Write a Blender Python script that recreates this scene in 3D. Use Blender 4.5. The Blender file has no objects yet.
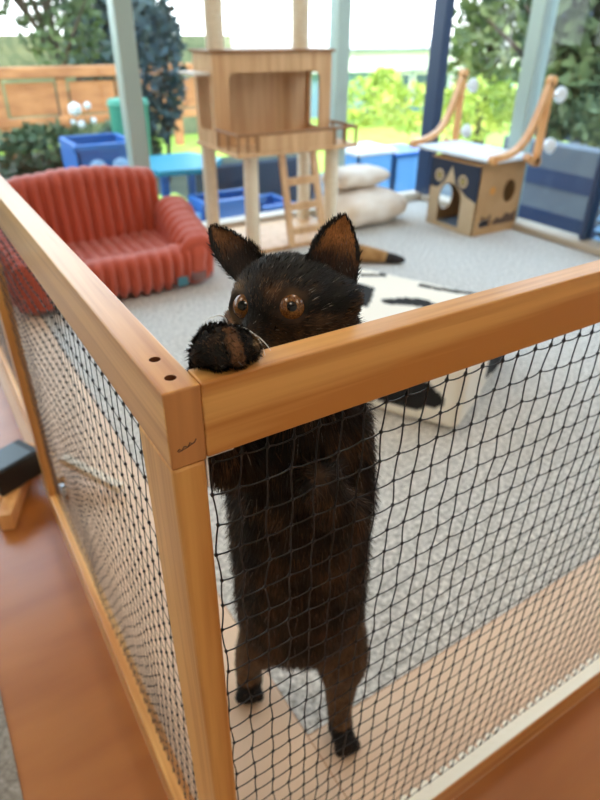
import bpy, bmesh, math, random
import numpy as np
from mathutils import Vector, Matrix, noise

random.seed(7)
RNG = np.random.default_rng(11)
SC = bpy.context.scene
COL = SC.collection
PI = math.pi
V = Vector


# ------------------------------------------------------------------ helpers
def tag(o, label=None, cat=None, group=None, kind=None):
    if label: o['label'] = label
    if cat: o['category'] = cat
    if group: o['group'] = group
    if kind: o['kind'] = kind
    return o


def thing(name, loc, label, cat, group=None):
    o = bpy.data.objects.new(name, None)
    o.empty_display_size = 0.05
    COL.objects.link(o)
    o.location = loc
    return tag(o, label, cat, group)


def adopt(child, parent):
    """parent keeps the child's world-space mesh where it is"""
    child.parent = parent
    loc = parent.location.copy() if parent.type == 'EMPTY' else V((0, 0, 0))
    child.matrix_parent_inverse = Matrix.Translation(-loc)


def link(name, me, mats, parent=None, smooth=False):
    o = bpy.data.objects.new(name, me)
    COL.objects.link(o)
    if not isinstance(mats, (list, tuple)): mats = [mats]
    for m in mats: me.materials.append(m)
    if smooth:
        me.polygons.foreach_set('use_smooth', [True] * len(me.polygons))
    if parent is not None: adopt(o, parent)
    return o


def np_mesh(name, verts, faces):
    me = bpy.data.meshes.new(name)
    me.from_pydata([tuple(map(float, v)) for v in verts], [], faces)
    me.update()
    return me


def frame(d):
    d = V(d).normalized()
    a = V((0, 0, 1)) if abs(d.z) < .9 else V((1, 0, 0))
    s = d.cross(a).normalized()
    return s, s.cross(d).normalized(), d


class MB:
    """collects shapes; build() links them as ONE mesh object"""
    def __init__(self):
        self.v, self.f, self.mi = [], [], []
        self.m = 0

    def add(self, vs, fs):
        n = len(self.v)
        self.v += [tuple(v) for v in vs]
        self.f += [tuple(i + n for i in f) for f in fs]
        self.mi += [self.m] * len(fs)
        return self

    def bm(self, bm, mat=None):
        if mat is not None: bm.transform(mat)
        bm.verts.index_update()
        self.add([v.co[:] for v in bm.verts], [[v.index for v in f.verts] for f in bm.faces])
        bm.free()
        return self

    def box(self, lo, hi, bev=0.0, rot=None, about=None, seg=2):
        lo, hi = V(lo), V(hi)
        c, s = (lo + hi) / 2, hi - lo
        bm = bmesh.new()
        bmesh.ops.create_cube(bm, size=1)
        bmesh.ops.scale(bm, vec=s, verts=bm.verts)
        if bev > 0:
            bmesh.ops.bevel(bm, geom=bm.edges[:], offset=min(bev, min(s) * .45), segments=seg, affect='EDGES', profile=.5)
        M = Matrix.Translation(c)
        if rot is not None:
            a = V(about) if about is not None else c
            M = Matrix.Translation(a) @ rot.to_4x4() @ Matrix.Translation(-a) @ M
        return self.bm(bm, M)

    def tube(self, pts, r, n=8, caps=True):
        pts = [V(p) for p in pts]
        if not isinstance(r, (list, tuple)): r = [r] * len(pts)
        rings = []
        s0 = None
        for i, p in enumerate(pts):
            d = (pts[min(i + 1, len(pts) - 1)] - pts[max(i - 1, 0)])
            s, t, d = frame(d)
            if s0 is not None:
                s = (s0 - d * s0.dot(d))
                if s.length < 1e-6: s = frame(d)[0]
                s.normalize(); t = s.cross(d).normalized()
            s0 = s
            rings.append([p + (s * math.cos(2 * PI * k / n) + t * math.sin(2 * PI * k / n)) * r[i] for k in range(n)])
        vs = [v for rg in rings for v in rg]
        fs = []
        for i in range(len(pts) - 1):
            for k in range(n):
                a, b = i * n + k, i * n + (k + 1) % n
                fs.append((a, b, b + n, a + n))
        if caps:
            fs.append(tuple(range(n - 1, -1, -1)))
            fs.append(tuple((len(pts) - 1) * n + k for k in range(n)))
        return self.add(vs, fs)

    def flat(self, pts, w, th, up=(0, 0, 1)):
        """a rectangular-section bar along a path; w across 'side', th along the path's normal"""
        pts = [V(p) for p in pts]
        up = V(up)
        vs, fs = [], []
        for i, p in enumerate(pts):
            d = (pts[min(i + 1, len(pts) - 1)] - pts[max(i - 1, 0)]).normalized()
            s = up
            t = d.cross(s).normalized()
            for a, b in ((-1, -1), (1, -1), (1, 1), (-1, 1)):
                vs.append(p + s * (a * w / 2) + t * (b * th / 2))
        for i in range(len(pts) - 1):
            for k in range(4):
                a, b = i * 4 + k, i * 4 + (k + 1) % 4
                fs.append((a, b, b + 4, a + 4))
        fs.append((3, 2, 1, 0)); n = (len(pts) - 1) * 4
        fs.append((n, n + 1, n + 2, n + 3))
        return self.add(vs, fs)

    def ball(self, c, r, sub=2, rot=None):
        if not isinstance(r, (list, tuple, Vector)): r = (r, r, r)
        bm = bmesh.new()
        bmesh.ops.create_icosphere(bm, subdivisions=sub, radius=1)
        M = Matrix.Translation(V(c))
        if rot is not None: M = M @ rot.to_4x4()
        return self.bm(bm, M @ Matrix.Diagonal((*r, 1)))

    def lathe(self, prof, c, axis=(0, 0, 1), n=24):
        s, t, d = frame(axis)
        c = V(c)
        vs, fs = [], []
        for (r, z) in prof:
            for k in range(n):
                a = 2 * PI * k / n
                vs.append(c + d * z + (s * math.cos(a) + t * math.sin(a)) * r)
        for i in range(len(prof) - 1):
            for k in range(n):
                a, b = i * n + k, i * n + (k + 1) % n
                fs.append((a, b, b + n, a + n))
        fs.append(tuple(range(n - 1, -1, -1)))
        fs.append(tuple((len(prof) - 1) * n + k for k in range(n)))
        return self.add(vs, fs)

    def prism(self, outline, holes, org, ux, uy, depth):
        """plate cut from an outline with holes, extruded by depth along ux x uy"""
        ux, uy, org = V(ux), V(uy), V(org)
        nz = ux.cross(uy).normalized()
        bm = bmesh.new()
        edges = []
        for loop in [outline] + list(holes):
            vs = [bm.verts.new(org + ux * x + uy * y) for x, y in loop]
            for i in range(len(vs)):
                edges.append(bm.edges.new((vs[i], vs[(i + 1) % len(vs)])))
        bmesh.ops.triangle_fill(bm, use_beauty=True, use_dissolve=False, edges=edges, normal=nz)
        r = bmesh.ops.extrude_face_region(bm, geom=bm.faces[:])
        bmesh.ops.translate(bm, vec=nz * depth, verts=[g for g in r['geom'] if isinstance(g, bmesh.types.BMVert)])
        bmesh.ops.recalc_face_normals(bm, faces=bm.faces[:])
        return self.bm(bm)

    def build(self, name, mats, parent=None, smooth=False, weld=True):
        me = np_mesh(name, self.v, self.f)
        o = link(name, me, mats, parent, smooth)
        if any(self.mi): me.polygons.foreach_set('material_index', self.mi)
        bm = bmesh.new(); bm.from_mesh(me)
        bmesh.ops.recalc_face_normals(bm, faces=bm.faces[:])
        bm.to_mesh(me); bm.free()
        if smooth:
            for p in me.polygons: p.use_smooth = True
            if smooth != 'all':
                me.set_sharp_from_angle(angle=math.radians(40))
        return o


def rrect(x0, y0, x1, y1, r, n=6):
    out = []
    for cx, cy, a0 in ((x1 - r, y1 - r, 0), (x0 + r, y1 - r, PI / 2), (x0 + r, y0 + r, PI), (x1 - r, y0 + r, 1.5 * PI)):
        for k in range(n + 1):
            a = a0 + PI / 2 * k / n
            out.append((cx + r * math.cos(a), cy + r * math.sin(a)))
    return out


def circ(cx, cy, rx, ry=None, n=24):
    ry = ry or rx
    return [(cx + rx * math.cos(2 * PI * k / n), cy + ry * math.sin(2 * PI * k / n)) for k in range(n)]


def soft_box(h, r, step, fn=None):
    """rounded box as a dense grid mesh: h half sizes, r corner radius; fn(p, n) -> p bends it"""
    h = np.array(h, float)
    verts, faces = [], []
    n = [max(2, int(round(2 * a / step))) for a in h]
    key = {}

    def vid(p):
        k = tuple(np.round(p, 6))
        if k not in key:
            key[k] = len(verts)
            q = np.clip(p, -(h - r), h - r)
            d = p - q
            l = np.linalg.norm(d)
            d = d / l if l > 1e-9 else np.zeros(3)
            pos = q + d * r
            if fn is not None: pos = fn(pos, d)
            verts.append(pos)
        return key[k]
    for ax in range(3):
        b, c = (ax + 1) % 3, (ax + 2) % 3
        for s in (-1, 1):
            g = {}
            for i in range(n[b] + 1):
                for j in range(n[c] + 1):
                    p = np.zeros(3)
                    p[ax] = s * h[ax]
                    p[b] = -h[b] + 2 * h[b] * i / n[b]
                    p[c] = -h[c] + 2 * h[c] * j / n[c]
                    g[i, j] = vid(p)
            for i in range(n[b]):
                for j in range(n[c]):
                    q = (g[i, j], g[i + 1, j], g[i + 1, j + 1], g[i, j + 1])
                    faces.append(q if s > 0 else q[::-1])
    return np.array(verts), faces


def fbm(p, sc, oct=3):
    return noise.fractal(V(p) * sc, 1.0, 2.0, oct)


# ------------------------------------------------------------------ materials
def lin(*c):
    return tuple(((x / 255) / 12.92 if x / 255 <= .04045 else ((x / 255 + .055) / 1.055) ** 2.4) for x in c)


def base_mat(name, col, rough=.6, **kw):
    m = bpy.data.materials.new(name)
    m.use_nodes = True
    b = m.node_tree.nodes['Principled BSDF']
    b.inputs['Base Color'].default_value = (*col, 1)
    b.inputs['Roughness'].default_value = rough
    for k, v in kw.items():
        b.inputs[k.replace('_', ' ')].default_value = v
    return m, m.node_tree, b


def noisy(name, c1, c2, scale=(8, 8, 8), rough=.6, detail=4, lo=.35, hi=.65, bump=0, bscale=200, **kw):
    m, t, b = base_mat(name, c1, rough, **kw)
    N, L = t.nodes, t.links
    tc = N.new('ShaderNodeTexCoord'); mp = N.new('ShaderNodeMapping')
    mp.inputs['Scale'].default_value = scale
    L.new(tc.outputs['Object'], mp.inputs['Vector'])
    nz = N.new('ShaderNodeTexNoise'); nz.inputs['Scale'].default_value = 1; nz.inputs['Detail'].default_value = detail
    L.new(mp.outputs[0], nz.inputs['Vector'])
    cr = N.new('ShaderNodeValToRGB')
    cr.color_ramp.elements[0].position = lo; cr.color_ramp.elements[0].color = (*c1, 1)
    cr.color_ramp.elements[1].position = hi; cr.color_ramp.elements[1].color = (*c2, 1)
    L.new(nz.outputs['Fac'], cr.inputs['Fac'])
    L.new(cr.outputs['Color'], b.inputs['Base Color'])
    if bump:
        n2 = N.new('ShaderNodeTexNoise'); n2.inputs['Scale'].default_value = bscale; n2.inputs['Detail'].default_value = 3
        L.new(tc.outputs['Object'], n2.inputs['Vector'])
        bp = N.new('ShaderNodeBump'); bp.inputs['Strength'].default_value = bump; bp.inputs['Distance'].default_value = .004
        L.new(n2.outputs['Fac'], bp.inputs['Height']); L.new(bp.outputs[0], b.inputs['Normal'])
    return m


def wood(name, c1, c2, axis=0, rough=.34, coat=.3, fine=90):
    """pine: long grain along one axis"""
    m, t, b = base_mat(name, c1, rough)
    b.inputs['Coat Weight'].default_value = coat
    b.inputs['Coat Roughness'].default_value = .22
    N, L = t.nodes, t.links
    tc = N.new('ShaderNodeTexCoord')
    sc = [fine, fine, fine]; sc[axis] = 3.0
    sc2 = [22, 22, 22]; sc2[axis] = 1.4
    fac = []
    for s, d in ((sc, 3), (sc2, 5)):
        mp = N.new('ShaderNodeMapping'); mp.inputs['Scale'].default_value = s
        L.new(tc.outputs['Object'], mp.inputs['Vector'])
        nz = N.new('ShaderNodeTexNoise'); nz.inputs['Scale'].default_value = 1; nz.inputs['Detail'].default_value = d
        nz.inputs['Distortion'].default_value = .6
        L.new(mp.outputs[0], nz.inputs['Vector']); fac.append(nz.outputs['Fac'])
    mx = N.new('ShaderNodeMix'); mx.inputs['Factor'].default_value = .6
    L.new(fac[0], mx.inputs[2]); L.new(fac[1], mx.inputs[3])
    cr = N.new('ShaderNodeValToRGB')
    cr.color_ramp.elements[0].position = .41; cr.color_ramp.elements[0].color = (*c2, 1)
    cr.color_ramp.elements[1].position = .58; cr.color_ramp.elements[1].color = (*c1, 1)
    L.new(mx.outputs[0], cr.inputs['Fac']); L.new(cr.outputs['Color'], b.inputs['Base Color'])
    return m


def vcol_mat(name, rough=.8, **kw):
    m, t, b = base_mat(name, (.5, .5, .5), rough, **kw)
    a = t.nodes.new('ShaderNodeAttribute'); a.attribute_name = 'Col'
    t.links.new(a.outputs['Color'], b.inputs['Base Color'])
    return m


def set_vcol(me, cols):
    a = me.color_attributes.new('Col', 'FLOAT_COLOR', 'POINT')
    c = np.ones((len(me.vertices), 4), np.float32)
    c[:, :3] = cols
    a.data.foreach_set('color', c.ravel())


PINE1, PINE2 = lin(230, 172, 100), lin(194, 127, 62)
M = {}
for i, ax in enumerate('xyz'):
    M['pine_' + ax] = wood('varnished_pine_' + ax, PINE1, PINE2, i)
M['end_grain'] = wood('pine_end_grain', lin(206, 142, 84), lin(164, 104, 56), 2, rough=.5, coat=.1, fine=60)
M['floor_wood'] = noisy('brown_laminate', lin(174, 108, 48), lin(162, 96, 40), (3, 14, 3), .32, Coat_Weight=.5, Coat_Roughness=.2)
M['carpet'] = noisy('speckled_carpet', lin(140, 134, 124), lin(232, 226, 216), (100, 100, 100), .95, 6, .3, .7, bump=.8, bscale=160)
M['mat'] = noisy('beige_mat', lin(216, 184, 154), lin(224, 194, 164), (6, 6, 6), .55)
M['outer_carpet'] = noisy('grey_carpet', lin(120, 110, 98), lin(165, 155, 142), (140, 140, 140), .95, 6, .3, .7, bump=.8)
M['net'] = base_mat('black_plastic_net', (.012, .012, .014), .45)[0]
M['steel'] = base_mat('zinc_steel', (.72, .72, .70), .35, Metallic=.9)[0]
M['hole'] = base_mat('bored_hole_wood', lin(120, 66, 34), .8)[0]
M['pencil'] = base_mat('pencil_graphite', lin(84, 66, 56), .7)[0]
M['white_paint'] = base_mat('white_paint', (.78, .77, .75), .7)[0]
M['wall'] = base_mat('pale_wall', (.72, .69, .64), .8)[0]
M['frame_dark'] = base_mat('dark_blue_aluminium', lin(52, 68, 96), .35, Metallic=.2)[0]
M['frame_grey'] = base_mat('grey_green_aluminium', lin(168, 186, 180), .35, Metallic=.2)[0]
M['sill'] = noisy('pale_sill', lin(188, 172, 150), lin(200, 186, 166), (6, 6, 6), .5)
M['ply'] = wood('plywood', lin(220, 178, 130), lin(200, 152, 104), 2, .5, .05, 60)
M['ply_edge'] = base_mat('plywood_edge', lin(150, 104, 62), .6)[0]
M['sisal'] = noisy('pale_sisal', lin(220, 202, 172), lin(234, 220, 196), (40, 40, 300), .9)
M['card'] = noisy('cardboard', lin(176, 134, 88), lin(188, 146, 100), (9, 9, 9), .85)
M['card_pale'] = noisy('printed_stone', lin(196, 172, 138), lin(206, 184, 152), (9, 9, 9), .85)
M['navy'] = base_mat('navy_print', lin(36, 46, 66), .8)[0]
M['card_dark'] = base_mat('brown_print', lin(92, 66, 46), .85)[0]
M['sun_print'] = base_mat('orange_print', lin(210, 140, 60), .85)[0]
M['eye_print'] = base_mat('olive_print', lin(178, 160, 92), .85)[0]
M['perch_wood'] = wood('orange_beech', lin(238, 180, 116), lin(218, 150, 86), 2, .35, .2)
M['perch_pad'] = base_mat('pale_grey_pad', lin(232, 238, 244), .7)[0]
M['black_plastic'] = base_mat('black_plastic', lin(20, 19, 18), .5)[0]
M['screen'] = base_mat('dark_grey_screen', lin(66, 76, 78), .3)[0]
M['teal'] = base_mat('teal_cover', lin(0, 132, 152), .5)[0]
M['label'] = base_mat('teal_label', lin(66, 116, 128), .7)[0]
M['plush_cream'] = noisy('cream_fleece', lin(226, 208, 188), lin(236, 222, 206), (14, 14, 14), .95, bump=.6, bscale=90)
M['blue_tub'] = base_mat('blue_plastic', lin(40, 102, 172), .4)[0]
M['blue_light'] = base_mat('light_blue_plastic', lin(110, 172, 228), .4)[0]
M['deck_wood'] = noisy('orange_deck_timber', lin(176, 126, 80), lin(146, 98, 60), (4, 4, 12), .7)
M['deck_dark'] = noisy('dark_timber', lin(84, 66, 50), lin(62, 52, 42), (4, 4, 12), .8)
M['bark'] = noisy('bark', lin(70, 58, 46), lin(48, 40, 34), (6, 6, 20), .9)
M['grass'] = noisy('lawn', lin(150, 180, 60), lin(178, 200, 84), (4, 4, 4), .9)
M['paving'] = noisy('grey_paving', lin(84, 94, 100), lin(104, 112, 114), (3, 3, 3), .85)
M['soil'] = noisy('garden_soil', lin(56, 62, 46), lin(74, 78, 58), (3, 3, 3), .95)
M['bwhite'] = base_mat('white_cladding', lin(236, 236, 232), .6)[0]
M['bblue'] = base_mat('blue_grey_cladding', lin(116, 150, 176), .6)[0]
M['bdark'] = base_mat('dark_window', lin(70, 92, 106), .2)[0]
M['green_bin'] = base_mat('green_plastic', lin(58, 150, 120), .5)[0]
M['band'] = base_mat('dark_blue_band', lin(36, 56, 88), .6)[0]
M['dwall'] = noisy('grey_render', lin(96, 104, 112), lin(112, 120, 126), (2, 2, 2), .8)
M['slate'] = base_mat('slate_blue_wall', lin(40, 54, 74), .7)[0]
M['fill_light'] = None


def leafy(name, c1, c2):
    m, t, b = base_mat(name, c1, .7)
    N, L = t.nodes, t.links
    tc = N.new('ShaderNodeTexCoord')
    nz = N.new('ShaderNodeTexNoise'); nz.inputs['Scale'].default_value = 2.2; nz.inputs['Detail'].default_value = 6
    L.new(tc.outputs['Object'], nz.inputs['Vector'])
    cr = N.new('ShaderNodeValToRGB')
    cr.color_ramp.elements[0].position = .38; cr.color_ramp.elements[0].color = (*c1, 1)
    cr.color_ramp.elements[1].position = .64; cr.color_ramp.elements[1].color = (*c2, 1)
    L.new(nz.outputs['Fac'], cr.inputs['Fac']); L.new(cr.outputs['Color'], b.inputs['Base Color'])
    return m


M['leaf_dark'] = leafy('dark_leaves', lin(44, 64, 40), lin(78, 98, 58))
M['leaf_mid'] = leafy('mid_leaves', lin(62, 82, 52), lin(126, 138, 86))
M['leaf_lime'] = leafy('lime_leaves', lin(150, 176, 70), lin(206, 214, 110))
M['leaf_blue'] = leafy('blue_green_leaves', lin(46, 66, 72), lin(70, 92, 92))


def glass_mat():
    m = bpy.data.materials.new('window_glass'); m.use_nodes = True
    t = m.node_tree; N, L = t.nodes, t.links
    for n in list(N): N.remove(n)
    o = N.new('ShaderNodeOutputMaterial'); mx = N.new('ShaderNodeMixShader')
    tr = N.new('ShaderNodeBsdfTransparent'); gl = N.new('ShaderNodeBsdfGlossy'); geo = N.new('ShaderNodeNewGeometry'); dt = N.new('ShaderNodeVectorMath'); dt.operation = 'DOT_PRODUCT'
    L.new(geo.outputs['Incoming'], dt.inputs[0]); L.new(geo.outputs['Normal'], dt.inputs[1])

    def mth(op, a, b=None):
        n = N.new('ShaderNodeMath'); n.operation = op
        for i, x in enumerate((a, b)):
            if x is None: continue
            if isinstance(x, (int, float)): n.inputs[i].default_value = x
            else: L.new(x, n.inputs[i])
        return n.outputs[0]
    c_ = mth('ABSOLUTE', dt.outputs['Value'])
    sch = mth('ADD', mth('MULTIPLY', mth('POWER', mth('SUBTRACT', 1.0, c_), 5.0), .96), .022)
    tr.inputs['Color'].default_value = (.93, .96, .97, 1)
    gl.inputs['Roughness'].default_value = .02
    L.new(sch, mx.inputs[0]); L.new(tr.outputs[0], mx.inputs[1]); L.new(gl.outputs[0], mx.inputs[2])
    L.new(mx.outputs[0], o.inputs['Surface'])
    return m


M['glass'] = glass_mat()


def clear_plastic():
    m, t, b = base_mat('clear_rubber', (.95, .97, .98), .3)
    b.inputs['Transmission Weight'].default_value = .35
    return m


M['suction'] = clear_plastic()

# ------------------------------------------------------------------ camera
CAM = V((-0.07676, -0.24734, 0.92757))
cr_ = V((0.84877302, -0.52869998, 0.00779073)); cu_ = V((0.27228915, 0.44966734, 0.85068085)); cf_ = V((0.45325818, 0.71991362, -0.52562477))
cd = bpy.data.cameras.new('camera')
cam = bpy.data.objects.new('camera', cd); COL.objects.link(cam)
mw = Matrix.Identity(4)
for i in range(3):
    mw[i][0], mw[i][1], mw[i][2], mw[i][3] = cr_[i], cu_[i], -cf_[i], CAM[i]
cam.matrix_world = mw
cd.sensor_fit = 'VERTICAL'; cd.sensor_height = 36; cd.lens = 605.544 / 800 * 36
cd.clip_start = .01; cd.clip_end = 200
cd.dof.use_dof = True; cd.dof.focus_distance = .37
cd.dof.aperture_fstop = cd.lens / 1000 / .0033
SC.camera = cam

# ------------------------------------------------------------------ room
XW, YW, XB, YB, ZC = 2.70, 2.72, -2.6, -2.4, 2.6


def struct(name, mb, m, **k):
    return tag(mb.build(name, m, **k), kind='structure')


struct('floor', MB().box((XB, YB, -.12), (XW + .1, YW + .1, -.0012)), M['floor_wood'])
struct('ceiling', MB().box((XB, YB, ZC), (XW + .1, YW + .1, ZC + .12)), M['white_paint'])
struct('wall_back', MB().box((XB - .1, YB - .1, -.12), (XW + .1, YB, ZC + .12)), M['wall'])
struct('wall_left', MB().box((XB - .1, YB, -.12), (XB, YW + .1, ZC + .12)), M['wall'])
ZT = 2.15
struct('wall_front', MB().box((XB, YW, ZT), (XW + .1, YW + .1, ZC)).box((XB, YW, -.12), (XW + .1, YW + .1, .0)), M['wall'])
struct('wall_right', MB().box((XW, YB, ZT), (XW + .1, YW, ZC)).box((XW, YB, -.12), (XW + .1, YW, .0)).box((XW, YB, 0), (XW + .1, -.6, ZT)), M['wall'])
# skirting sills under the glass
struct('trim_1', MB().box((XB, YW - .045, 0), (XW, YW + .05, .04), .006), M['sill'])
struct('trim_2', MB().box((XW - .06, -.6, 0), (XW + .05, YW - .05, .035), .006), M['sill'])
# carpet and mat
o = struct('floor_carpet', MB().box((.215, .185, -.006), (XW - .06, YW - .045, .0004)), M['carpet'])
mb = MB().box((.215, .0, -.006), (XW - .06, .183, .0))
mb.box((.0, .0, -.006), (.2135, YW - .05, .0))
struct('floor_border', mb, M['mat'])
struct('floor_outer', MB().box((XB, YB, -.006), (-.174, YW - .05, .003)), M['outer_carpet'])

# window frames: mullions and panes
def mull(name, lo, hi, m):
    return struct(name, MB().box(lo, hi, .004), m)


mull('window_frame_1', (.845, YW - .03, .04), (.925, YW + .06, ZT), M['frame_grey'])
mull('window_frame_2', (1.985, YW - .03, .04), (2.06, YW + .06, ZT), M['frame_grey'])
mull('window_frame_3', (XW - .050, YW - .085, .0), (XW + .01, YW + .02, ZT), M['frame_dark'])
mull('window_frame_4', (XW - .03, 2.0, .035), (XW + .06, 2.085, ZT), M['frame_grey'])
mull('window_frame_5', (XW - .02, 1.52, .035), (XW + .04, 1.55, ZT), M['frame_dark'])
mull('window_frame_6', (-.35, YW - .03, .04), (-.27, YW + .06, ZT), M['frame_grey'])
mull('window_frame_7', (-1.5, YW - .03, .04), (-1.42, YW + .06, ZT), M['frame_grey'])
mull('window_frame_8', (XW - .03, .4, .035), (XW + .06, .46, ZT), M['frame_dark'])
k = 1
for a, b in ((XB, -1.5), (-1.42, -.35), (-.27, .845), (.925, 1.985), (2.06, XW - .075)):
    struct('window_%d' % k, MB().box((a, YW + .012, .04), (b, YW + .018, ZT)), M['glass']); k += 1
for a, b in ((2.085, YW - .085), (1.55, 2.0), (.46, 1.52), (-.6, .4)):
    struct('window_%d' % k, MB().box((XW + .012, a, .035), (XW + .018, b, ZT)), M['glass']); k += 1

# ------------------------------------------------------------------ the fence panels
H = .775


def netting(name, p0, ux, length, z0, z1, cell, row, rad, parent, phase=(0, 0), jit=.0008, drift=.008, lean=0, knot=.0009, smin=-1, smax=9):
    """stretched plastic netting: strands running up and along, a knot at each crossing"""
    p0, ux = np.array(p0, float), np.array(ux, float)
    un = np.cross(ux, [0, 0, 1.])
    nx = int(length / cell) + 1
    nz = int((z1 - z0) / row) + 2
    ext = length
    nx = int((length - phase[0] + max(0, drift) * (z1 - z0)) / cell) + 2
    K = np.zeros((nx, nz, 3))
    for i in range(nx):
        for j in range(nz):
            z = max(z1 - phase[1] - j * row, z0)
            s = phase[0] + i * cell
            s += .004 * math.sin(s * 17 + z * 5) * (1 - .8 * (z - z0) / (z1 - z0)) + .003 * math.sin(s * 41 - z * 3) * (1 - (z - z0) / (z1 - z0))
            s -= drift * (z1 - z) + .0012 * (j % 2)
            d = .0008 * math.sin(s * 23 + z * 9) - lean * (z1 - z) / (z1 - z0)
            K[i, j] = p0 + ux * (s + RNG.normal(0, jit)) + un * d + np.array([0, 0, z + (RNG.normal(0, jit) if z > z0 + .01 else 0)])
    VS, FS = [], []
    cnt = 0
    A = np.array([0, PI / 2, PI, 3 * PI / 2]) + PI / 4

    def strand(P, r):
        nonlocal cnt
        P = np.array(P)
        d = np.gradient(P, axis=0); d /= np.linalg.norm(d, axis=1)[:, None] + 1e-12
        s = np.cross(d, un); s /= np.linalg.norm(s, axis=1)[:, None] + 1e-12
        t = np.cross(s, d)
        R = np.array(r)[:, None, None] if np.ndim(r) else r
        ring = P[:, None, :] + R * (np.cos(A)[None, :, None] * s[:, None, :] + np.sin(A)[None, :, None] * t[:, None, :])
        VS.append(ring.reshape(-1, 3))
        for i in range(len(P) - 1):
            for q in range(4):
                a, b = cnt + i * 4 + q, cnt + i * 4 + (q + 1) % 4
                FS.append((a, b, b + 4, a + 4))
        cnt += len(P) * 4
    inside = ((K - p0) @ ux > -.004) & ((K - p0) @ ux < ext)
    for i in range(nx):
        P, R = [], []
        if not inside[i].any(): continue
        j0 = int(np.argmax(inside[i]))
        s = phase[0] + i * cell
        if j0 == 0:
            P.append(p0 + ux * (K[i, 0] - p0).dot(ux) + np.array([0, 0, z1 + .008])); R.append(rad)
            P.append(P[0] * .15 + K[i, 0] * .85); R.append(rad)
        for j in range(nz):
            if not inside[i, j]:
                if j > j0: break
                continue
            P.append(K[i, j]); R.append(rad + knot)
            if j + 1 < nz and inside[i, j + 1]:
                for f in (.075, .3, .7, .925):
                    q = K[i, j] * (1 - f) + K[i, j + 1] * f
                    q = q + ux * .0006 * math.sin(PI * f) * (1 if (i + j) % 2 else -1)
                    P.append(q); R.append(rad)
        if len(P) > 2: strand(P, R)
    for j in range(nz - 1):
        P, R = [], []
        for i in range(nx):
            if not inside[i, j]: continue
            P.append(K[i, j]); R.append(rad + knot * .9)
            if i + 1 < nx and inside[i + 1, j]:
                for f in (.1, .35, .65, .9):
                    q = K[i, j] * (1 - f) + K[i + 1, j] * f
                    q = q - np.array([0, 0, .0014]) * math.sin(PI * f)
                    P.append(q); R.append(rad * .9)
        if len(P) > 2: strand(P, R)
    me = np_mesh(name, np.concatenate(VS), FS)
    o = link(name, me, M['net'], parent, True)
    return o


# --- left panel (its long faces point to the camera's left)
fl = thing('fence_panel', (0.01, .45, 0), 'pine playpen panel on the left, rail end with two screw holes at the corner', 'fence')
mb = MB().box((0, 0, H - .047), (.0203, .92, H), .0012)
top = mb.build('top_rail', [M['pine_y'], M['end_grain']], fl)
for p in top.data.polygons:
    if p.normal.y < -.6: p.material_index = 1
# two bored holes
cut = MB()
for hx, hy in ((.0098, .014), (.0101, .037)):
    cut.lathe([(.0031, -.018), (.0031, .01)], (hx, hy, H), n=28)
cutter = cut.build('hole_cutter', M['hole'])
bmod = top.modifiers.new('bore', 'BOOLEAN'); bmod.object = cutter; bmod.solver = 'EXACT'; bmod.operation = 'DIFFERENCE'
bpy.context.view_layer.update()
dg = bpy.context.evaluated_depsgraph_get()
newme = bpy.data.meshes.new_from_object(top.evaluated_get(dg))
top.modifiers.clear(); top.data = newme
bpy.data.objects.remove(cutter)
if not any(m_ == M['hole'] for m_ in top.data.materials): top.data.materials.append(M['hole'])
hi_ = [i for i, m_ in enumerate(top.data.materials) if m_ == M['hole']][0]
for p in top.data.polygons:
    c = p.center
    for hx, hy in ((.0098, .014), (.0101, .037)):
        if (c.x - hx) ** 2 + (c.y - hy) ** 2 < .0034 ** 2 and (abs(p.normal.z) < .5 or c.z < H - .005):
            p.material_index = hi_
# pencil scribble on the end grain
mb = MB()
sx = [(.0042 + .0012 * i, .7395 + .0012 * math.sin(i * 2.3) + .00035 * i) for i in range(10)]
mb.tube([(x, -.0002, z) for x, z in sx], .00028, 5)
mb.tube([(.0046, -.0002, .7388), (.0098, -.0002, .7402), (.0142, -.0002, .7422)], .00022, 5)
mb.build('pencil_mark', M['pencil'], top)
MB().box((0, 0, 0), (.0195, .054, H - .047), .002).build('corner_post', M['pine_z'], fl)
MB().box((0, .875, .066), (.023, .915, H - .047), .002).build('middle_post', M['pine_z'], fl)
MB().box((0, .054, 0), (.0228, .92, .067), .002).build('bottom_rail', M['pine_y'], fl)
netting('netting', (.0135, .062, 0), (0, 1, 0), .89, .067, H - .047, .0172, .0255, .00042, fl, (-.08, .012), drift=-.15, jit=.0006, knot=.0015)
mb = MB().lathe([(.007, 0), (.007, .02), (.005, .024)], (.030, .885, .055), n=14)
mb.box((.0228, .87, .03), (.027, .90, .075), .001)
mb.build('hinge', M['steel'], fl)
mb = MB().box((-.085, -.010, -.010), (.085, .010, .010), .001)
b_ = V((.150, .875, .022)) - V((.058, 1.02, .052))
q = b_.to_track_quat('X', 'Z').to_matrix()
mb2 = MB(); mb2.add([q @ V(v) * 1.0 + (V((.150, .875, .022)) + V((.058, 1.02, .052))) / 2 for v in mb.v], mb.f)
mb2.build('stabiliser_foot', base_mat('pale_bare_wood', lin(236, 222, 200), .4)[0], fl)

# --- the next panel beyond it
fn = thing('fence_panel', (.032, 1.4, 0), 'farther pine playpen panel on the left, its bottom rail sunlit beyond the middle post', 'fence')
MB().box((.020, .93, 0), (.044, 2.05, .066), .002).build('bottom_rail', M['pine_y'], fn)
MB().box((.020, .93, H - .047), (.042, 2.15, H), .0012).build('top_rail', M['pine_y'], fn)
MB().box((.018, 2.105, 0), (.042, 2.15, H - .047), .002).build('end_post', M['pine_z'], fn)
netting('netting', (.032, .925, 0), (0, 1, 0), 1.12, .066, H - .047, .0172, .0255, .00042, fn, (0, .012), drift=-.15, jit=.0006, knot=.0015)

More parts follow.
